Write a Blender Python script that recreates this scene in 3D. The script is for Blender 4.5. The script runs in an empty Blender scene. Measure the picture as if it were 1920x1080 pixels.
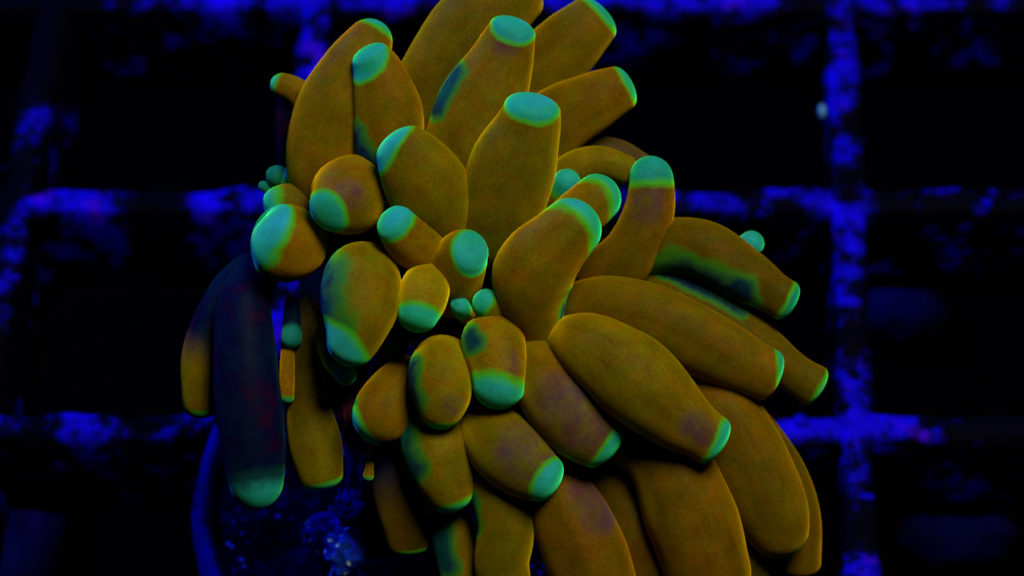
import bpy, bmesh, math, random
from mathutils import Vector, noise, Matrix
random.seed(7)
S = bpy.context.scene
C = S.collection

# ------------------------------------------------------------------ camera
F, PX, PITCH, Z0, ZR = 5500.0, 1350.0, 52.0, 12.8, 10.7     # pixels, pixels, degrees, cm, cm  (one unit = 1 cm)
t_ = math.radians(90 - PITCH)
FWD = Vector((0, math.sin(t_), -math.cos(t_)))
UP = Vector((0, math.cos(t_), math.sin(t_)))
RT = Vector((1, 0, 0))
CAM = -FWD * Z0
cd = bpy.data.cameras.new('camera')
cam = bpy.data.objects.new('camera', cd)
C.objects.link(cam)
cam.location = CAM
cam.rotation_euler = (t_, 0, 0)
cd.sensor_width = 36
cd.lens = F / 1920 * 36
cd.shift_x = -(PX - 960) / 1920
cd.clip_start, cd.clip_end = 0.1, 200
cd.dof.use_dof = True
cd.dof.focus_distance = 10.45
cd.dof.aperture_fstop = 0.75
S.camera = cam

# ------------------------------------------------------------------ world, lamps, exposure
w = bpy.data.worlds.new('World')
S.world = w
w.use_nodes = True
w.node_tree.nodes['Background'].inputs[0].default_value = (0.0, 0.004, 0.05, 1)
w.node_tree.nodes['Background'].inputs[1].default_value = 0.08
S.view_settings.view_transform = 'Standard'
S.view_settings.look = 'None'
S.view_settings.exposure = 0


def area(name, loc, aim, size, power, col):
    d = bpy.data.lights.new(name, 'AREA')
    d.shape = 'DISK'
    d.size = size
    d.energy = power
    d.color = col
    o = bpy.data.objects.new(name, d)
    C.objects.link(o)
    o.location = loc
    o.rotation_euler = (Vector(aim) - Vector(loc)).to_track_quat('-Z', 'Y').to_euler()
    return o


area('white_tank_lamp', (3.4, -1.0, 14), (0, 0, 1), 5.5, 1640, (1.0, 0.92, 0.68))
area('blue_tank_lamp', (-8.5, 7.0, 7.5), (0, 0, 1), 3.0, 1150, (0.0, 0.10, 1.0))


# ------------------------------------------------------------------ geometry helpers
def at(px, py, d=0.0):
    """a place in the scene from its direction in the photograph and its distance (d: steps of 1.95 hundredths of a mm towards us)"""
    Z = ZR - d * ZR / F
    return CAM + (FWD + RT * ((px - PX) / F) + UP * ((540 - py) / F)) * Z


def on_plane(px, py, z=0.0):
    d = FWD + RT * ((px - PX) / F) + UP * ((540 - py) / F)
    return CAM + d * ((z - CAM.z) / d.z)


def link(name, me, mat=None, parent=None):
    o = bpy.data.objects.new(name, me)
    C.objects.link(o)
    if mat:
        me.materials.append(mat)
    if parent:
        o.parent = parent
    return o


def thing(name, label, cat, loc, group=None):
    o = bpy.data.objects.new(name, None)
    C.objects.link(o)
    o.location = loc
    o.empty_display_size = 0.2
    o['label'] = label
    o['category'] = cat
    if group:
        o['group'] = group
    return o


def tag(o, label, cat, group=None, kind=None):
    o['label'] = label
    o['category'] = cat
    if group:
        o['group'] = group
    if kind:
        o['kind'] = kind
    return o


def smooth(me):
    me.polygons.foreach_set('use_smooth', [True] * len(me.polygons))


def ss(a, b, x):
    t = max(0.0, min(1.0, (x - a) / (b - a)))
    return t * t * (3 - 2 * t)


# ------------------------------------------------------------------ materials
def mat_new(name):
    m = bpy.data.materials.new(name)
    m.use_nodes = True
    nt = m.node_tree
    return m, nt, nt.nodes['Principled BSDF']


class NB:
    def __init__(s, nt):
        s.nt = nt

    def n(s, t, **kw):
        x = s.nt.nodes.new(t)
        for k, v in kw.items():
            setattr(x, k, v)
        return x

    def l(s, a, b):
        s.nt.links.new(a, b)

    def noise(s, vec, scale, detail=3, rough=0.55):
        x = s.n('ShaderNodeTexNoise')
        x.inputs['Scale'].default_value = scale
        x.inputs['Detail'].default_value = detail
        x.inputs['Roughness'].default_value = rough
        s.l(vec, x.inputs['Vector'])
        return x.outputs['Fac']

    def ramp(s, fac, stops, interp='LINEAR'):
        x = s.n('ShaderNodeValToRGB')
        cr = x.color_ramp
        cr.interpolation = interp
        while len(cr.elements) < len(stops):
            cr.elements.new(0.5)
        for e, (p, c) in zip(cr.elements, stops):
            e.position = p
            e.color = (c[0], c[1], c[2], 1) if isinstance(c, tuple) else (c, c, c, 1)
        s.l(fac, x.inputs['Fac'])
        return x.outputs['Color']

    def mix(s, fac, a, b, mode='MIX'):
        x = s.n('ShaderNodeMix', data_type='RGBA', blend_type=mode)
        for sock, v in ((x.inputs[0], fac), (x.inputs[6], a), (x.inputs[7], b)):
            if isinstance(v, (int, float)):
                sock.default_value = v
            elif isinstance(v, tuple):
                sock.default_value = (*v, 1)
            else:
                s.l(v, sock)
        return x.outputs[2]

    def math(s, op, a, b=0.0, clamp=False):
        x = s.n('ShaderNodeMath', operation=op, use_clamp=clamp)
        for k, v in enumerate((a, b)):
            if isinstance(v, (int, float)):
                x.inputs[k].default_value = v
            else:
                s.l(v, x.inputs[k])
        return x.outputs[0]


def coral_skin():
    m, nt, P = mat_new('coral_skin')
    b = NB(nt)
    co = b.n('ShaderNodeTexCoord').outputs['Object']
    tip = b.n('ShaderNodeAttribute', attribute_name='tip').outputs['Fac']
    dark = b.n('ShaderNodeAttribute', attribute_name='dark').outputs['Fac']
    rnd = b.n('ShaderNodeAttribute', attribute_name='tone').outputs['Fac']
    big = b.noise(co, 3.2, 3, 0.6)
    mid = b.noise(co, 11.0, 4, 0.6)
    hue = b.noise(co, 17.0, 3, 0.65)
    sco = b.n('ShaderNodeAttribute', attribute_name='skin').outputs['Vector']
    streak = b.noise(sco, 9.0, 3, 0.6)
    fine = b.noise(co, 105.0, 3, 0.6)
    orange = b.ramp(b.math('ADD', b.math('MULTIPLY', big, 0.75), b.math('MULTIPLY', rnd, 0.3)),
                    [(0.30, (0.112, 0.088, 0.0005)), (0.5, (0.134, 0.090, 0.0005)), (0.68, (0.162, 0.086, 0.0005)), (0.85, (0.18, 0.073, 0.001))])
    orange = b.mix(1.0, orange, b.ramp(mid, [(0.3, 0.76), (0.7, 1.15)]), 'MULTIPLY')
    orange = b.mix(1.0, orange, b.ramp(fine, [(0.30, 0.74), (0.5, 1.0), (0.72, 1.14)]), 'MULTIPLY')
    orange = b.mix(1.0, orange, b.ramp(hue, [(0.30, (0.84, 1.10, 0.8)), (0.5, (1.0, 1.0, 1.0)), (0.70, (1.12, 0.86, 1.2))]), 'MULTIPLY')
    orange = b.mix(1.0, orange, b.ramp(streak, [(0.32, 0.78), (0.5, 1.0), (0.68, 1.14)]), 'MULTIPLY')
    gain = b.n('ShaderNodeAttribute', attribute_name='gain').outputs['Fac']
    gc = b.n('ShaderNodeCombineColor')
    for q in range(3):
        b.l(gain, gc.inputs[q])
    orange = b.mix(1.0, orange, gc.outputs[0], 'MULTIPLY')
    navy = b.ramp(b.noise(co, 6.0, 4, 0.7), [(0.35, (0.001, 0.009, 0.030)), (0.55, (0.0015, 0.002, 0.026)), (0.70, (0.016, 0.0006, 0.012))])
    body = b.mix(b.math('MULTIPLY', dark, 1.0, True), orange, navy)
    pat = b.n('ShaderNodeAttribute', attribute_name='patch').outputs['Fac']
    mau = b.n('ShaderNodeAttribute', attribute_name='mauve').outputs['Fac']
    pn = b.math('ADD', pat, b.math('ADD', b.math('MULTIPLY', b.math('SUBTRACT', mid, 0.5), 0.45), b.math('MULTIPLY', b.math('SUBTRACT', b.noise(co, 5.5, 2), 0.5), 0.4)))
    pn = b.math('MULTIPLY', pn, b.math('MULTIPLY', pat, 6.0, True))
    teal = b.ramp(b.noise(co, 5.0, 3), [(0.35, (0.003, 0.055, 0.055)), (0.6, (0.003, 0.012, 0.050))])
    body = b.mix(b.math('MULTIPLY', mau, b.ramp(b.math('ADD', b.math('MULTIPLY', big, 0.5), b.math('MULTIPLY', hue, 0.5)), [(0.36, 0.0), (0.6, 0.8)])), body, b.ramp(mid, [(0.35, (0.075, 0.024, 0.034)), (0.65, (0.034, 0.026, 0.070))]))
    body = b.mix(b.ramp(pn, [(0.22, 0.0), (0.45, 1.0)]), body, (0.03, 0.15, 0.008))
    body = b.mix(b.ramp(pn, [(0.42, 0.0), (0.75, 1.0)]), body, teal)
    tt = b.math('ADD', tip, b.math('MULTIPLY', b.math('SUBTRACT', mid, 0.5), 0.30))
    tipc = b.ramp(b.noise(co, 7.0, 3), [(0.35, (0.012, 0.36, 0.25)), (0.7, (0.018, 0.32, 0.38))])
    tipc = b.mix(1.0, tipc, b.ramp(fine, [(0.3, 0.84), (0.7, 1.08)]), 'MULTIPLY')
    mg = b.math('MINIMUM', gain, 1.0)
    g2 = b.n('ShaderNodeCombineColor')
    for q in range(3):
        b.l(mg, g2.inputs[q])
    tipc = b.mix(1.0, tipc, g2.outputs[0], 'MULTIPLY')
    tipc = b.mix(1.0, tipc, b.ramp(mid, [(0.3, 0.82), (0.7, 1.12)]), 'MULTIPLY')
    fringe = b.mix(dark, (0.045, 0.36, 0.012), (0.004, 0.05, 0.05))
    c = b.mix(b.ramp(tt, [(0.30, 0.0), (0.47, 1.0)]), body, fringe)
    c = b.mix(b.ramp(tt, [(0.46, 0.0), (0.66, 1.0)]), c, tipc)
    b.l(c, P.inputs['Base Color'])
    P.inputs['Roughness'].default_value = 0.55
    P.inputs['Specular IOR Level'].default_value = 0.03
    b.l(b.math('SUBTRACT', 1.0, b.math('MULTIPLY', dark, 0.5), True), P.inputs['Sheen Weight'])
    P.inputs['Sheen Roughness'].default_value = 0.5
    b.l(b.mix(1.0, c, (6.4, 6.2, 2.4), 'MULTIPLY'), P.inputs['Sheen Tint'])
    P.inputs['Subsurface Weight'].default_value = 0.3
    P.inputs['Subsurface Radius'].default_value = (0.08, 0.06, 0.02)
    P.inputs['Subsurface Scale'].default_value = 1.0
    bp = b.n('ShaderNodeBump')
    bp.inputs['Strength'].default_value = 0.10
    bp.inputs['Distance'].default_value = 0.02
    b.l(b.math('ADD', b.math('ADD', b.math('MULTIPLY', fine, 0.5), mid), b.math('MULTIPLY', streak, 0.8)), bp.inputs['Height'])
    b.l(bp.outputs['Normal'], P.inputs['Normal'])
    return m


def crust(name, stops, scale, rough=0.7, thr=None, speck=None, bump=0.6):
    """patchy encrusted surface: pale plastic or stone showing through dark algae"""
    m, nt, P = mat_new(name)
    b = NB(nt)
    co = b.n('ShaderNodeNewGeometry').outputs['Position']
    n1 = b.noise(co, scale, 5, 0.62)
    n2 = b.noise(co, scale * 3.1, 3, 0.6)
    f = b.math('ADD', b.math('MULTIPLY', n1, 0.68), b.math('MULTIPLY', n2, 0.32))
    f = b.math('SUBTRACT', f, b.n('ShaderNodeAttribute', attribute_name='growth_shade').outputs['Fac'])
    c = b.ramp(f, stops)
    sp = b.n('ShaderNodeSeparateColor')
    b.l(c, sp.inputs[0])
    cv = b.n('ShaderNodeCombineColor')
    b.l(b.math('MULTIPLY', sp.outputs[2], 0.10), cv.inputs[0])
    b.l(sp.outputs[1], cv.inputs[1])
    b.l(sp.outputs[2], cv.inputs[2])
    c = b.mix(b.ramp(b.noise(co, scale * 0.9 + 1.3, 3), [(0.60, 0.0), (0.72, 0.8)]), c, cv.outputs[0])
    if speck:
        v = b.n('ShaderNodeTexVoronoi')
        v.inputs['Scale'].default_value = speck[0]
        b.l(co, v.inputs['Vector'])
        s = b.math('MULTIPLY', b.ramp(v.outputs['Distance'], [(0.16, 1.0), (0.30, 0.0)]), b.ramp(b.noise(co, speck[2], 2), [(speck[3], 0.0), (speck[3] + 0.1, 1.0)]))
        c = b.mix(s, c, speck[1])
    b.l(c, P.inputs['Base Color'])
    P.inputs['Roughness'].default_value = rough
    P.inputs['Specular IOR Level'].default_value = 0.02
    bp = b.n('ShaderNodeBump')
    bp.inputs['Strength'].default_value = bump
    bp.inputs['Distance'].default_value = 0.05
    b.l(f, bp.inputs['Height'])
    b.l(bp.outputs['Normal'], P.inputs['Normal'])
    return m


SKIN = coral_skin()
RACK = crust('algae_covered_plastic', [(0.45, (0.0005, 0.0003, 0.004)), (0.495, (0.001, 0.0005, 0.06)), (0.54, (0.003, 0.001, 0.45)), (0.64, (0.007, 0.001, 0.85))], 3.6)
PLUGM = crust('encrusted_plug', [(0.45, (0.001, 0.001, 0.004)), (0.56, (0.002, 0.002, 0.03)), (0.66, (0.006, 0.006, 0.22)), (0.8, (0.01, 0.02, 0.4))], 7.0,
              speck=(24.0, (0.04, 0.16, 0.9), 6.0, 0.52))
RIMM = crust('plug_rim', [(0.36, (0.001, 0.001, 0.02)), (0.46, (0.003, 0.003, 0.26)), (0.7, (0.006, 0.004, 0.6))], 3.6)
SKEL = crust('coral_skeleton', [(0.36, (0.001, 0.001, 0.02)), (0.46, (0.004, 0.006, 0.22)), (0.58, (0.012, 0.025, 0.6)), (0.66, (0.14, 0.004, 0.12)), (0.74, (0.01, 0.03, 0.6))], 4.2,
             speck=(26.0, (0.25, 0.65, 1.0), 5.0, 0.42), bump=1.0)
KNOB = crust('crusted_knob', [(0.34, (0.002, 0.002, 0.03)), (0.45, (0.005, 0.02, 0.4)), (0.62, (0.02, 0.10, 0.9)), (0.70, (0.3, 0.01, 0.2)), (0.78, (0.01, 0.04, 0.8))], 5.5,
             speck=(22.0, (0.6, 1.0, 1.0), 7.0, 0.40), bump=1.0)
FLOORM = crust('dark_floor', [(0.4, (0.0001, 0.0001, 0.0004)), (0.7, (0.0002, 0.0002, 0.0012))], 1.2)
RUBM = crust('dim_rubble', [(0.3, (0.001, 0.001, 0.02)), (0.7, (0.003, 0.003, 0.12))], 2.0)
FLESH, _nt, _P = mat_new('polyp_flesh')
_b = NB(_nt)
_co = _b.n('ShaderNodeTexCoord').outputs['Object']
_b.l(_b.ramp(_b.noise(_co, 5.0, 4), [(0.35, (0.004, 0.003, 0.008)), (0.55, (0.03, 0.012, 0.006)), (0.7, (0.05, 0.006, 0.012))]), _P.inputs['Base Color'])
_P.inputs['Roughness'].default_value = 0.8
_P.inputs['Specular IOR Level'].default_value = 0.1

# ------------------------------------------------------------------ tank floor and rack
fm = bmesh.new()
bmesh.ops.create_grid(fm, x_segments=60, y_segments=60, size=30)
for v in fm.verts:
    v.co.z = 0.12 * noise.noise(v.co * 0.9)
me = bpy.data.meshes.new('tank_floor')
fm.to_mesh(me)
smooth(me)
fl = link('tank_floor', me, FLOORM)
fl.location = (0, 0, -4.0)
fl['kind'] = 'structure'

XS0 = on_plane(1590, 372).x
STEP = (on_plane(1590, 372).x - on_plane(30, 372).x) / 3
YS0 = on_plane(960, 372).y
BW, BD = 0.155, 0.56


# where the algae has grown thick on the bars, or been rubbed off (centre, half width, half height seen, more or less)
GROWTH = [((70, 60), 90, 120, .12), ((20, 320), 60, 40, .06), ((10, 650), 60, 110, .10), ((310, 372), 50, 60, .09), ((1800, 385), 150, 30, .07), ((1850, 790), 110, 60, .08),
          ((1590, 640), 60, 25, .08), ((1590, 960), 60, 40, .08), ((1590, 350), 60, 30, .06), ((200, 795), 210, 60, .03), ((180, 372), 90, 50, -.015), ((410, 372), 50, 50, -0.040),
          ((1500, 372), 70, 50, -0.045), ((1290, 372), 50, 50, -0.030), ((1590, 200), 60, 110, -0.025), ((1590, 480), 60, 50, -0.040), ((1700, 785), 40, 40, -0.045), ((580, 60), 60, 90, -0.025),
          ((1320, 0), 170, 50, -0.050), ((520, 0), 120, 50, -0.040), ((1500, 800), 60, 40, 0.01), ((1590, 850), 60, 60, -0.030)]


def growth_shade(p):
    v = p - CAM
    z = v.dot(FWD)
    x, y = PX + F * v.dot(RT) / z, 540 - F * v.dot(UP) / z
    g = 0.0
    for (c, hw, hh, k) in GROWTH:
        e = max(abs(x - c[0]) / hw, abs(y - c[1]) / hh)
        g += k * (1 - ss(.7, 1.25, e))
    return g


def bar_mesh(a, b, seed, width=BW, depth=BD, n=110):
    """a rounded plastic bar with an uneven overgrown surface, top at z = 0"""
    bm = bmesh.new()
    prof = []
    h = width / 2
    for (x, z) in ((-h, -depth), (-h, -depth * .75), (-h, -depth * .5), (-h, -depth * .25), (-h, -0.035), (-h * .72, -0.006), (-h * .25, 0), (h * .25, 0), (h * .72, -0.006), (h, -0.035),
                   (h, -depth * .25), (h, -depth * .5), (h, -depth * .75), (h, -depth)):
        prof.append((x, z))
    d = (b - a)
    L = d.length
    d.normalize()
    s = Vector((d.y, -d.x, 0))
    rings, gv = [], []
    off = Vector((seed * 3.7, seed * 1.3, seed * 2.1))
    for i in range(n + 1):
        p = a + d * (L * i / n)
        ring = []
        for (x, z) in prof:
            q = p + s * x + Vector((0, 0, z))
            k = noise.noise(q * 3.0 + off) * 0.022 + noise.noise(q * 8.5 + off) * 0.016
            side = 1 if x > 0 else -1
            if z < -0.02:
                q += s * side * k
            else:
                q += Vector((0, 0, k)) + s * side * k * abs(x) / h
            ring.append(bm.verts.new(q))
            gv.append(growth_shade(q) + (0.05 if z < -0.03 else 0.0))  # bar walls get extra darkness as painted shade, on top of the algae
        rings.append(ring)
    m = len(prof)
    for i in range(n):
        for j in range(m):
            bm.faces.new((rings[i][j], rings[i][(j + 1) % m], rings[i + 1][(j + 1) % m], rings[i + 1][j]))
    bm.faces.new(rings[0][::-1])
    bm.faces.new(rings[-1])
    bmesh.ops.recalc_face_normals(bm, faces=bm.faces)
    me = bpy.data.meshes.new('bar')
    bm.to_mesh(me)
    me.attributes.new('growth_shade', 'FLOAT', 'POINT').data.foreach_set('value', gv)
    bm.free()
    smooth(me)
    return me


rack = thing('frag_rack', 'blue lit plastic grid rack under the coral, patchy with dark algae', 'rack', (0, 0, 0))
xs = [XS0 + k * STEP for k in range(-5, 3)]
ys = [YS0 + k * STEP for k in range(-3, 3)]
k = 0
for x in xs:
    k += 1
    link('bar', bar_mesh(Vector((x, ys[0] - .6, 0)), Vector((x, ys[-1] + .6, 0)), k), RACK, rack)
for y in ys:
    k += 1
    link('bar', bar_mesh(Vector((xs[0] - .6, y, -0.008)), Vector((xs[-1] + .6, y, -0.008)), k, BW * 0.96, BD, 150), RACK, rack)

# crumbs of algae and grit grown on the bars
bm = bmesh.new()
for i in range(520):
    if random.random() < 0.5:
        x = random.choice(xs) + random.uniform(-.5, .5) * BW
        y = random.uniform(ys[0], ys[-1])
    else:
        y = random.choice(ys) + random.uniform(-.6, .5) * BW
        x = random.uniform(xs[0], xs[-1])
    r = random.uniform(0.008, 0.028)
    M = Matrix.Translation((x, y, random.uniform(-0.02, 0.0))) @ Matrix.Diagonal((r * random.uniform(.8, 1.6), r * random.uniform(.8, 1.6), r * .7, 1))
    g = bmesh.ops.create_icosphere(bm, subdivisions=1, radius=1, matrix=M)
me = bpy.data.meshes.new('algae_crumbs')
bm.to_mesh(me)
bm.free()
smooth(me)
cr = link('algae_crumbs', me, RACK, rack)
cr['kind'] = 'stuff'


# ------------------------------------------------------------------ lumps
def lump_mesh(name, center, rad, seed, amp=0.25, freq=2.0, sub=4):
    bm = bmesh.new()
    bmesh.ops.create_icosphere(bm, subdivisions=sub, radius=1)
    for v in bm.verts:
        n = v.co.copy()
        k = 1 + amp * noise.fractal(n * freq + Vector((seed * 5.1, seed, 0)), 0.7, 2.0, 4)
        v.co = Vector((n.x * rad[0], n.y * rad[1], n.z * rad[2])) * k + Vector(center)
    me = bpy.data.meshes.new(name)
    bm.to_mesh(me)
    bm.free()
    smooth(me)
    return me


for (px, py, r, lab) in ((28, 1010, (.24, .62, .3), 'dim blue upright lump far below the rack, at the lower left corner'),
                         (1690, 580, (.24, .17, .12), 'dim flat blue chip lying below the rack, right of the upright bar'),
                         (1790, 1005, (.30, .17, .14), 'dim blue lump below the rack, under the lowest right cell')):
    p = on_plane(px, py, -3.8)
    tag(link('rubble', lump_mesh('rubble', p, r, px), RUBM), lab, 'rubble', 'rubble below the rack')

p = on_plane(1541, 209, -0.02)
tg = link('grit', lump_mesh('grit', p, (.018, .036, .032), 3, 0.12, 2, 3), None)
GR, _nt, _P = mat_new('pale_grit')
_b = NB(_nt)
_b.l(_b.ramp(_b.noise(_b.n('ShaderNodeTexCoord').outputs['Object'], 30.0), [(0.4, (0.05, 0.30, 0.25)), (0.6, (0.12, 0.3, 0.8))]), _P.inputs['Base Color'])
tg.data.materials.append(GR)
tag(tg, 'tiny pale blue-green speck clinging to the upright bar at the right', 'grit')

# ------------------------------------------------------------------ plug under the coral
PZ = 0.26
pc = on_plane(862, 905, PZ)
pr = abs(on_plane(362, 905, PZ).x - pc.x)
plug = thing('frag_plug', 'round encrusted plug with a blue rim, on the rack under the coral', 'plug', (pc.x, pc.y, 0.0))


def lathe(name, prof, seg, amp, seed):
    bm = bmesh.new()
    rings = []
    for (r, z) in prof:
        ring = []
        for i in range(seg):
            a = 2 * math.pi * i / seg
            q = Vector((r * math.cos(a), r * math.sin(a), z))
            kk = amp * (noise.noise(q * 2.2 + Vector((seed, 0, 0))) + 0.6 * noise.noise(q * 6 + Vector((0, seed, 0))))
            ring.append(bm.verts.new(q + Vector((math.cos(a) * kk, math.sin(a) * kk, kk))))
        rings.append(ring)
    for a, b in zip(rings, rings[1:]):
        for i in range(seg):
            bm.faces.new((a[i], a[(i + 1) % seg], b[(i + 1) % seg], b[i]))
    bm.faces.new(rings[0][::-1])
    bm.faces.new(rings[-1])
    bmesh.ops.recalc_face_normals(bm, faces=bm.faces)
    me = bpy.data.meshes.new(name)
    bm.to_mesh(me)
    bm.free()
    smooth(me)
    return me


link('disc', lathe('disc', [(pr * .93, 0.02)] + [(pr * f, PZ - 0.05) for f in (.93, .8, .65, .5, .35, .2, .08)], 72, 0.035, 2), PLUGM, plug)
link('rim', lathe('rim', [(pr * .945, 0.015), (pr, 0.02), (pr * 1.0, PZ * .6), (pr * .99, PZ), (pr * .955, PZ + .02), (pr * .935, PZ - .02), (pr * .935, PZ - .1)], 96, 0.03, 5), RIMM, plug)

# ------------------------------------------------------------------ the coral
base = on_plane(800, 960, PZ)
coral = thing('torch_coral', 'orange torch coral with green tipped fleshy tentacles, standing on the plug', 'coral', base)


def catmull(P, n):
    """resample control rows (x, y, d, r) into n+1 rows evenly spaced along the curve"""
    pts = [Vector((*at(x, y, d), r * (ZR - d * ZR / F) / F)) if False else (at(x, y, d), r * (ZR - d * ZR / F) / F) for (x, y, d, r) in P]
    Q = [pts[0]] + pts + [pts[-1]]
    Q[0] = (pts[0][0] * 2 - pts[1][0], pts[0][1])
    Q[-1] = (pts[-1][0] * 2 - pts[-2][0], pts[-1][1])
    dense = []
    for i in range(1, len(Q) - 2):
        a, b, c, d = Q[i - 1], Q[i], Q[i + 1], Q[i + 2]
        for s in range(24):
            t = s / 24
            f = lambda A, B, Cc, D: 0.5 * ((2 * B) + (Cc - A) * t + (2 * A - 5 * B + 4 * Cc - D) * t * t + (3 * B - A - 3 * Cc + D) * t ** 3)
            dense.append((f(a[0], b[0], c[0], d[0]), max(1e-3, f(a[1], b[1], c[1], d[1]))))
    dense.append(Q[-2])
    acc = [0.0]
    for u, v in zip(dense, dense[1:]):
        acc.append(acc[-1] + (v[0] - u[0]).length)
    return dense, acc


def sample(dense, acc, s):
    lo = 0
    while lo < len(acc) - 2 and acc[lo + 1] < s:
        lo += 1
    t = (s - acc[lo]) / max(1e-9, acc[lo + 1] - acc[lo])
    return dense[lo][0].lerp(dense[lo + 1][0], t), dense[lo][1] + (dense[lo + 1][1] - dense[lo][1]) * t


TEAL_SHADE = {  # tentacle: (x, y, d) to (x, y, d), radius of teal shade painted into its skin
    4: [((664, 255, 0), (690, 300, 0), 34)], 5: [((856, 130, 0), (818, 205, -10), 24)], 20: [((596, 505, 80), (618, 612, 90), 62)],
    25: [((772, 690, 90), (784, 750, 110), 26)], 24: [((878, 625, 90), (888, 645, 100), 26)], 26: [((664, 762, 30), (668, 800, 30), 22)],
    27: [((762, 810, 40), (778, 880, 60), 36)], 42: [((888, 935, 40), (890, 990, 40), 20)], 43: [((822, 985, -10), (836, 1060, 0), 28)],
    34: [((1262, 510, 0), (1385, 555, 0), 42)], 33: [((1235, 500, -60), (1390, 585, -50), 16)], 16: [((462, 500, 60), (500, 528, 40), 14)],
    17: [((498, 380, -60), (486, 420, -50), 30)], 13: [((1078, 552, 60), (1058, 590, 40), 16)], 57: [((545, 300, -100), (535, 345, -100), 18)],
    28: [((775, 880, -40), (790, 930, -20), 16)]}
MAUVE_SHEEN = {30: [((1060, 765, 140), (1100, 805, 140), 55)], 29: [((985, 850, 150), (1015, 880, 150), 50)], 40: [((1100, 910, 70), (1130, 965, 80), 30)],  # bluish lamp sheen painted as mauve spots on the skin
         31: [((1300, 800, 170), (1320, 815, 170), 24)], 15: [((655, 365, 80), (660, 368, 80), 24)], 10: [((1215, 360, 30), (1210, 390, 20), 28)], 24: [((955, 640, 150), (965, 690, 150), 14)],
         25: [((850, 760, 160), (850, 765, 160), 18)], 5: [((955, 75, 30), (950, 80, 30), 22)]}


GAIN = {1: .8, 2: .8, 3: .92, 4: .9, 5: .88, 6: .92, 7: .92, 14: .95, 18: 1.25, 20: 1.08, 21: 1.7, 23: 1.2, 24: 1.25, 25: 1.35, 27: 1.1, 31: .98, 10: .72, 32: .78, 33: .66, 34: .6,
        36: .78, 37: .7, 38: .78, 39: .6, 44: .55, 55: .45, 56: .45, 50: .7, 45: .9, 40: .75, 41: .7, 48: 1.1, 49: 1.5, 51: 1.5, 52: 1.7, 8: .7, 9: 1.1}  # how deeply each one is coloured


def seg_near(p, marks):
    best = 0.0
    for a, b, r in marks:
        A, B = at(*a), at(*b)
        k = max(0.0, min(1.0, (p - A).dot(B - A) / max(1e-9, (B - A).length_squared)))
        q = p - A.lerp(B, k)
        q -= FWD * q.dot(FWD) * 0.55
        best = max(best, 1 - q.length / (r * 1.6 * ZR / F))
    return best


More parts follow.
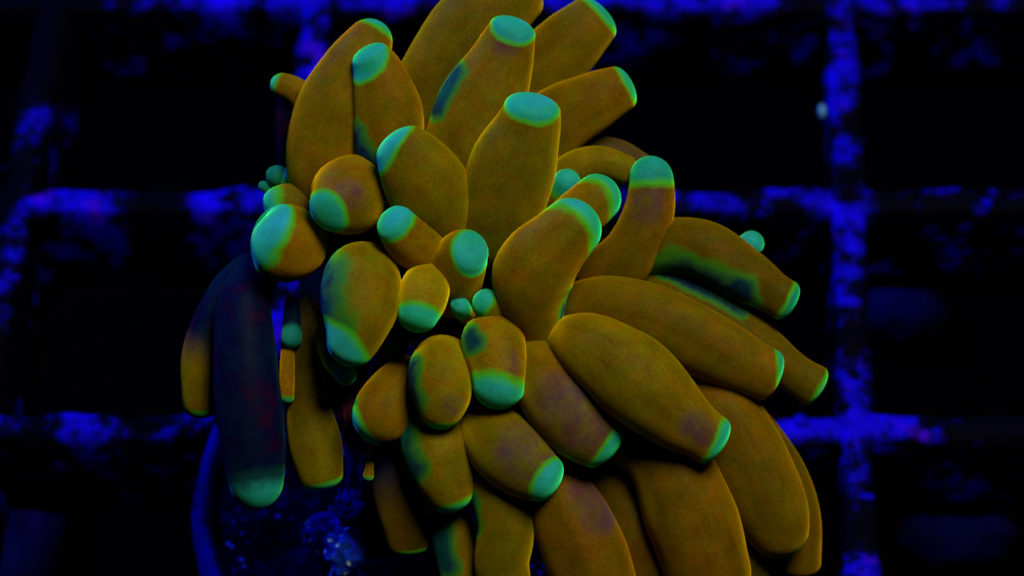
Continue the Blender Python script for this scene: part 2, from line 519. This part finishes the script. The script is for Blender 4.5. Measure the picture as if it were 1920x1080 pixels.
def tentacle(P, tip=40, cap=0.6, pw=2.2, dark=None, skew=(0, 0, 0), seed=0, name='tentacle', wob=0.055, split=True, soft=0.65):
    """P: rows (x, y, d, r) root to tip; tip: length of the green end; cap: length of the end cap in radii;
    dark: (start, end) part of the length with navy pigment and painted-in shade; skew: turns the green boundary"""
    dense, acc = catmull(P, 0)
    L = acc[-1]
    rend = dense[-1][1]
    cl = min(cap * rend, L * 0.6)
    r0 = dense[0][1] * .9
    ss_ = [min(r0, L * .3) * k_ for k_ in (0, .04, .14, .3, .5, .75)]
    ss_ += [min(r0, L * .3) + (L - cl - min(r0, L * .3)) * i / 28 for i in range(29)]
    ss_ += [L - cl + cl * math.sin(math.pi / 2 * j / 9) for j in range(1, 9)] + [L - cl * 0.0004]
    SEG = 28
    u = ZR / F
    tl = tip * u
    sk = RT * skew[0] - UP * skew[1] - FWD * skew[2]
    bm = bmesh.new()
    tv, dv, pv, mv, kv = [], [], [], [], []
    rings = []
    N = None
    rng = random.Random(seed * 91 + 5)
    off = Vector((rng.random() * 40, rng.random() * 40, rng.random() * 40))
    for s in ss_:
        p, r = sample(dense, acc, s)
        q, _ = sample(dense, acc, min(L, s + L * 0.03))
        q0, _ = sample(dense, acc, max(0, s - L * 0.03))
        T = (q - q0).normalized()
        if N is None:
            N = T.orthogonal().normalized()
        N = (N - T * N.dot(T)).normalized()
        B = T.cross(N)
        if s < r * .9:
            r *= max(.05, 1 - (1 - s / (r * .9)) ** 2) ** .5
        if s > L - cl:
            k = (s - (L - cl)) / cl
            r *= max(0.004, (1 - k ** pw)) ** (1 / pw)
        ring = []
        for j in range(SEG):
            a = 2 * math.pi * j / SEG
            d = N * math.cos(a) + B * math.sin(a)
            w_ = p * 1.0 + d * r
            rr = r * (1 + wob * noise.noise(w_ * 3.4 + off) + wob * .5 * noise.noise(w_ * 8 + off))
            vv = bm.verts.new(p + d * rr - base)
            ring.append(vv)
            e = (L - s) - sk.dot(d) * r + (r * 0.18 * noise.noise(w_ * 5 + off))
            tv.append(max(0.0, min(1.0, 0.5 + 0.5 * (tl - e) / max(tl * soft, 0.04) if tl > 0 else 0)))
            w3 = p + d * rr
            kv.append((math.cos(a) * r + off.x, math.sin(a) * r + off.y, s * 0.16 + off.z))
            pv.append(max(0.0, seg_near(w3, TEAL_SHADE.get(seed, ()))))
            mv.append(ss(0.0, 0.6, seg_near(w3, MAUVE_SHEEN.get(seed, ()))))
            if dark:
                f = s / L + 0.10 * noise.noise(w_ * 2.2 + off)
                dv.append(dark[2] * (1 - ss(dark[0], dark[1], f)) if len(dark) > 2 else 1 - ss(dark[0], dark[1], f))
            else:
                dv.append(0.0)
        rings.append(ring)
    for a, b in zip(rings, rings[1:]):
        for j in range(SEG):
            bm.faces.new((a[j], a[(j + 1) % SEG], b[(j + 1) % SEG], b[j]))
    bm.faces.new(rings[-1])
    bm.faces.new(rings[0][::-1])
    bmesh.ops.recalc_face_normals(bm, faces=bm.faces)
    bm.normal_update()
    bm.verts.index_update()
    V = [v.co.copy() for v in bm.verts]
    NRM = [v.normal.copy() for v in bm.verts]
    FA = [[v.index for v in f.verts] for f in bm.faces]
    bm.free()
    tone = rng.random()

    def make(nm, faces):
        idx = {}
        for f in faces:
            for i in f:
                idx.setdefault(i, len(idx))
        order = sorted(idx, key=idx.get)
        me = bpy.data.meshes.new(nm)
        me.from_pydata([V[i] for i in order], [], [[idx[i] for i in f] for f in faces])
        smooth(me)
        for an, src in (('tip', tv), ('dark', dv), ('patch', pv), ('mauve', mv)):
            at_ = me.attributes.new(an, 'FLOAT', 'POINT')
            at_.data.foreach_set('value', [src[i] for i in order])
        at_ = me.attributes.new('skin', 'FLOAT_VECTOR', 'POINT')
        at_.data.foreach_set('vector', [q for i in order for q in kv[i]])
        at_ = me.attributes.new('tone', 'FLOAT', 'POINT')
        at_.data.foreach_set('value', [tone] * len(order))
        at_ = me.attributes.new('gain', 'FLOAT', 'POINT')
        at_.data.foreach_set('value', [GAIN.get(seed, 1.0)] * len(order))
        me.normals_split_custom_set_from_vertices([NRM[i] for i in order])
        return me

    tf = [f for f in FA if sum(tv[i] for i in f) / len(f) > 0.42] if split else []
    bf = [f for f in FA if not (sum(tv[i] for i in f) / len(f) > 0.42)] if split else FA
    o = link(name, make(name, bf or FA), SKIN, coral)
    if soft == 1.0:
        o['label'] = 'dark navy tentacle hanging at the left with a teal tip'
    if tf and bf:
        link('tip', make('tip', tf), SKIN, o)
    return o


T = [
    # ---- upper fan
    dict(P=[(770, 380, -170, 70), (800, 220, -130, 82), (865, 90, -110, 84), (985, -50, -120, 70)], tip=0),
    dict(P=[(960, 300, -200, 60), (1000, 170, -170, 72), (1065, 85, -150, 62), (1135, 18, -150, 46)], tip=14, cap=.55, pw=2.2),
    dict(P=[(700, 480, -160, 60), (622, 330, -90, 78), (632, 220, -70, 82), (672, 120, -60, 62), (712, 40, -65, 34)], tip=14, cap=.9),
    dict(P=[(760, 400, -130, 60), (730, 300, -40, 66), (728, 210, -10, 64), (708, 135, 5, 50), (685, 92, 25, 33)], tip=24, cap=.45, pw=2.4, skew=(-.5, -.2, .5)),
    dict(P=[(860, 420, -130, 80), (882, 300, -70, 92), (905, 200, -50, 84), (944, 105, -38, 60), (969, 36, -16, 41)], tip=17, cap=.5, pw=2.1, skew=(.1, .0, .35)),
    dict(P=[(900, 480, -90, 70), (940, 380, -10, 82), (965, 300, 20, 80), (990, 235, 40, 62), (1003, 180, 62, 48)], tip=17, cap=.5, pw=2.1, skew=(0, 0, .25)),
    dict(P=[(960, 340, -150, 60), (1030, 240, -100, 66), (1110, 192, -80, 56), (1186, 156, -78, 40)], tip=12, cap=.55, pw=2.2),
    # ---- right of centre, behind
    dict(P=[(1000, 380, -190, 40), (1080, 300, -150, 36), (1150, 288, -140, 30), (1215, 320, -140, 26)], tip=0, dark=(1.2, 1.5, .35)),
    dict(P=[(1010, 420, -120, 40), (1060, 330, -70, 34), (1120, 304, -60, 30), (1190, 325, -70, 28)], tip=0),
    dict(P=[(1100, 545, -140, 54), (1180, 478, -60, 52), (1218, 395, -40, 47), (1220, 292, -35, 38)], tip=52, cap=1, pw=2, skew=(0, -.3, 0)),
    dict(P=[(1020, 420, -90, 20), (1050, 370, -40, 24), (1071, 322, -5, 26)], tip=48, cap=1, pw=2),
    dict(P=[(1010, 520, -60, 50), (1060, 430, 20, 50), (1110, 380, 35, 48), (1152, 345, 18, 42)], tip=54, cap=.9, pw=2, skew=(.35, -.25, -.6)),
    dict(P=[(1010, 700, -120, 40), (1002, 605, 5, 54), (1000, 515, 62, 76), (1055, 445, 85, 62), (1112, 394, 70, 53)], tip=62, cap=.85, pw=2, skew=(.35, -.25, -.6)),
    # ---- centre heads, tips towards us
    dict(P=[(855, 450, -80, 50), (824, 388, 10, 70), (800, 348, 32, 78), (766, 296, 60, 64), (733, 252, 74, 44)], tip=20, cap=.5, pw=2.1, skew=(-.45, -.05, .05)),
    dict(P=[(690, 360, -90, 56), (662, 362, -10, 74), (640, 378, 45, 68), (605, 402, 92, 36)], tip=15, cap=.5, pw=2.3),
    dict(P=[(590, 470, -80, 50), (548, 458, -20, 72), (518, 455, 25, 70), (476, 444, 52, 50)], tip=42, cap=.9, pw=2, skew=(-.35, -.3, 0)),
    dict(P=[(620, 440, -130, 40), (575, 395, -80, 45), (530, 385, -60, 38), (500, 400, -60, 26)], tip=26, cap=.9, dark=None),
    dict(P=[(810, 480, -60, 40), (782, 456, 20, 54), (760, 438, 60, 48), (728, 406, 96, 34)], tip=26, cap=.5, pw=2.3),
    dict(P=[(845, 575, -90, 45), (852, 520, -10, 54), (866, 480, 40, 50), (886, 462, 78, 38)], tip=20, cap=.5, pw=2.3, skew=(.45, .1, .1)),
    dict(P=[(690, 515, -90, 56), (678, 526, 40, 73), (674, 578, 95, 74), (662, 634, 112, 54), (640, 682, 108, 37)], tip=42, cap=.8, pw=2, skew=(-.4, .2, .15)),
    dict(P=[(808, 515, -90, 36), (798, 538, 40, 46), (788, 572, 84, 46), (777, 618, 108, 31)], tip=30, cap=.6, pw=2.2),
    dict(P=[(880, 600, -60, 14), (866, 580, 0, 18), (858, 563, 30, 17)], tip=40, cap=1, pw=2),
    dict(P=[(955, 600, -30, 30), (930, 580, 40, 31), (893, 559, 72, 25)], tip=20, cap=.7, pw=2.1),
    dict(P=[(924, 630, -90, 50), (924, 646, 50, 60), (935, 700, 92, 53), (933, 768, 104, 44)], tip=46, cap=.85, pw=2, skew=(-.1, .1, .1)),
    dict(P=[(832, 676, -80, 52), (827, 700, 60, 63), (828, 748, 96, 56), (824, 806, 92, 30)], tip=14, cap=.9, pw=2),
    dict(P=[(770, 700, -90, 46), (738, 742, 0, 55), (716, 782, 30, 58), (700, 834, 36, 42)], tip=14, cap=1, pw=2, skew=(-.7, 0, 0)),
    dict(P=[(790, 760, -60, 44), (812, 822, 24, 62), (832, 885, 48, 60), (854, 960, 52, 36)], tip=15, cap=.8, pw=2.1),
    dict(P=[(775, 810, -80, 40), (786, 880, -30, 40), (816, 965, -10, 26)], tip=12, cap=.8),
    # ---- lower right fan, front
    dict(P=[(900, 770, -60, 52), (938, 832, 60, 66), (985, 875, 88, 62), (1046, 912, 98, 38)], tip=24, cap=.52, pw=2.1, skew=(.1, .05, .3)),
    dict(P=[(960, 640, -60, 44), (1025, 718, 50, 66), (1082, 790, 72, 72), (1153, 850, 74, 47)], tip=26, cap=.52, pw=2.1, skew=(.2, .1, .05)),
    dict(P=[(1050, 640, -60, 46), (1108, 654, 80, 67), (1190, 712, 110, 84), (1270, 782, 106, 66), (1318, 815, 100, 51), (1355, 840, 96, 50)], tip=18, cap=.5, pw=2.1, skew=(.2, -.05, .15)),
    dict(P=[(1030, 590, -120, 42), (1130, 576, -10, 58), (1240, 605, 15, 67), (1345, 658, 10, 63), (1415, 692, 4, 52), (1462, 712, 0, 49)], tip=8, cap=.48, pw=2.2, skew=(.1, -.45, 0)),
    dict(P=[(1150, 520, -170, 40), (1250, 545, -90, 46), (1345, 594, -75, 48), (1430, 655, -75, 44), (1490, 700, -75, 37), (1541, 732, -80, 43)], tip=9, cap=.48, pw=2.2),
    dict(P=[(1120, 540, -160, 40), (1220, 470, -80, 48), (1315, 468, -50, 55), (1400, 518, -45, 52), (1452, 552, -48, 40), (1490, 574, -50, 40)], tip=16, cap=.6, pw=2.3),
    dict(P=[(1330, 500, -180, 20), (1390, 468, -140, 22), (1428, 444, -125, 25)], tip=42, cap=1, pw=2),
    # ---- lower right fan, hanging
    dict(P=[(1230, 680, -120, 50), (1335, 750, -40, 66), (1400, 855, -30, 74), (1448, 960, -40, 68), (1472, 1040, -60, 46)], tip=8, cap=.8, pw=2.2),
    dict(P=[(1330, 720, -180, 40), (1430, 830, -130, 44), (1490, 950, -130, 46), (1500, 1080, -160, 40)], tip=0),
    dict(P=[(1130, 780, -100, 60), (1240, 850, 5, 72), (1295, 965, 20, 86), (1340, 1130, -10, 80)], tip=0),
    dict(P=[(1300, 860, -120, 40), (1385, 960, -80, 36), (1410, 1060, -90, 32), (1412, 1130, -110, 28)], tip=0),
    dict(P=[(960, 850, -80, 50), (1045, 930, 10, 66), (1095, 1030, 20, 80), (1135, 1150, 0, 76)], tip=0),
    dict(P=[(1090, 860, -120, 50), (1165, 950, -40, 52), (1215, 1050, -40, 56), (1250, 1150, -60, 56)], tip=0),
    dict(P=[(880, 840, -80, 46), (925, 905, 20, 52), (948, 985, 32, 55), (940, 1060, 20, 50), (960, 1140, 0, 46)], tip=0),
    dict(P=[(820, 900, -110, 36), (846, 985, -35, 42), (862, 1060, -30, 42), (880, 1140, -50, 40)], tip=0, dark=(0.05, 0.35, .6)),
    dict(P=[(710, 790, -140, 40), (740, 880, -60, 48), (760, 960, -50, 52), (770, 1040, -60, 40)], tip=11, cap=.6, pw=2.4, dark=(.35, .75)),
    # ---- left curtain, its shade painted in navy
    dict(P=[(520, 470, -130, 30), (462, 560, -40, 50), (462, 700, 0, 61), (476, 855, 10, 59), (484, 957, 12, 44)], tip=58, cap=1, pw=2, soft=1.0, dark=(1.6, 2.0)),
    dict(P=[(480, 480, -150, 22), (430, 545, -100, 36), (386, 650, -80, 40), (378, 735, -80, 36), (379, 785, -80, 30)], tip=11, cap=.8, dark=(.5, .72)),
    dict(P=[(430, 700, -120, 14), (414, 760, -90, 15), (420, 812, -90, 10)], tip=0),
    dict(P=[(580, 560, -150, 22), (574, 660, -80, 30), (577, 750, -60, 40), (592, 840, -50, 50), (607, 920, -50, 38)], tip=13, cap=.7, pw=2.2, dark=(.2, .5, .4)),
    dict(P=[(540, 600, -110, 9), (538, 700, -20, 14), (539, 756, -15, 12)], tip=10, cap=1),
    dict(P=[(548, 560, -110, 14), (547, 620, -50, 18), (546, 654, -40, 19)], tip=36, cap=1, pw=2, dark=(1.5, 2)),
    dict(P=[(590, 610, -100, 9), (622, 675, 0, 17), (662, 716, 20, 21)], tip=34, cap=1, pw=2),
    dict(P=[(702, 815, -60, 4), (695, 860, -20, 6), (689, 902, -15, 11)], tip=4, cap=1.2),
    # ---- upper left stubs
    dict(P=[(610, 290, -170, 26), (585, 215, -130, 28), (556, 172, -110, 25), (508, 152, -105, 21)], tip=13, cap=1, pw=2, skew=(-.3, -.2, 0)),
    dict(P=[(570, 380, -190, 26), (545, 280, -150, 26), (540, 200, -140, 22), (556, 165, -140, 16)], tip=0, dark=(1.6, 2)),
    dict(P=[(560, 350, -150, 18), (528, 335, -110, 20), (503, 322, -90, 22)], tip=20, cap=1, pw=2, dark=(1.5, 2, .7)),
    dict(P=[(540, 370, -150, 8), (505, 355, -110, 10), (486, 344, -100, 10)], tip=26, cap=1, pw=2),
    dict(P=[(600, 420, -160, 30), (556, 350, -110, 30), (544, 310, -105, 20)], tip=20, cap=1, skew=(-.5, 0, 0)),
    # ---- short ones deep in the gaps
    dict(P=[(760, 640, -120, 18), (740, 655, -60, 20), (733, 664, -40, 17)], tip=8, cap=1, dark=(1.5, 2, .7)),
    dict(P=[(760, 660, -120, 24), (752, 720, -40, 26), (748, 760, -30, 20)], tip=0, cap=1),
]
for i, kw in enumerate(T):
    tentacle(seed=i + 1, **kw)


def flesh(P, name, mat, amp, freq, sub=5):
    (x, y, d), (rx, ry, rz) = P
    bm = bmesh.new()
    bmesh.ops.create_icosphere(bm, subdivisions=sub, radius=1)
    u = (ZR - d * ZR / F) / F
    c = at(x, y, d) - base
    for v in bm.verts:
        n = v.co.copy()
        kk = 1 + amp * noise.fractal(n * freq + Vector((x * .1, 0, 0)), 0.7, 2.0, 4)
        v.co = c + (RT * n.x * rx + UP * n.y * ry - FWD * n.z * rz) * u * kk
    me = bpy.data.meshes.new(name)
    bm.to_mesh(me)
    bm.free()
    smooth(me)
    return link(name, me, mat, coral)


flesh(((800, 590, -190), (255, 230, 120)), 'polyp_body', FLESH, 0.14, 1.8)
flesh(((980, 420, -230), (170, 200, 90)), 'polyp_body', FLESH, 0.14, 1.8)
flesh(((1120, 760, -220), (230, 200, 100)), 'polyp_body', FLESH, 0.14, 1.8)


def stem():
    """stony stalk with ridges from the plug up to the flesh"""
    dense, acc = catmull([(760, 1090, -420, 150), (735, 1010, -330, 104), (735, 900, -260, 92), (760, 760, -210, 105), (800, 620, -200, 140)], 0)
    bm = bmesh.new()
    rings = []
    SEG = 72
    for i in range(61):
        p, r = sample(dense, acc, acc[-1] * i / 60)
        q, _ = sample(dense, acc, min(acc[-1], acc[-1] * i / 60 + .05))
        q0, _ = sample(dense, acc, max(0, acc[-1] * i / 60 - .05))
        Tn = (q - q0).normalized()
        N = RT - Tn * RT.dot(Tn)
        N.normalize()
        B = Tn.cross(N)
        ring = []
        for j in range(SEG):
            a = 2 * math.pi * j / SEG
            d = N * math.cos(a) + B * math.sin(a)
            g = p + d * r
            kk = 1 + 0.045 * math.cos(a * 18 + 2 * noise.noise(g * 2)) + 0.16 * noise.fractal(g * 3.2, 0.8, 2.0, 4)
            ring.append(bm.verts.new(p + d * r * kk - base))
        rings.append(ring)
    for a, b in zip(rings, rings[1:]):
        for j in range(SEG):
            bm.faces.new((a[j], a[(j + 1) % SEG], b[(j + 1) % SEG], b[j]))
    bm.faces.new(rings[-1])
    bm.faces.new(rings[0][::-1])
    bmesh.ops.recalc_face_normals(bm, faces=bm.faces)
    me = bpy.data.meshes.new('skeleton')
    bm.to_mesh(me)
    bm.free()
    smooth(me)
    return link('skeleton', me, SKEL, coral)


stem()
MAG, _nt, _P = mat_new('coralline_algae')
_b = NB(_nt)
_b.l(_b.ramp(_b.noise(_b.n('ShaderNodeTexCoord').outputs['Object'], 9.0, 4), [(0.4, (0.03, 0.001, 0.03)), (0.6, (0.16, 0.002, 0.07))]), _P.inputs['Base Color'])
_P.inputs['Roughness'].default_value = 0.7
for (x, y, d, rx, ry, mt, nm) in ((670, 955, -195, 38, 36, RIMM, 'skeleton_knob'), (668, 1035, -225, 54, 50, KNOB, 'skeleton_knob'), (640, 880, -235, 26, 30, SKEL, 'skeleton_knob'), (610, 1000, -330, 40, 36, SKEL, 'skeleton_knob'),
                                  (712, 1005, -200, 22, 40, MAG, 'algae_patch'), (702, 872, -150, 18, 30, MAG, 'algae_patch'), (654, 785, -120, 18, 34, MAG, 'algae_patch')):
    flesh(((x, y, d), (rx, ry, 30)), nm, mt, 0.35, 2.6, 4)
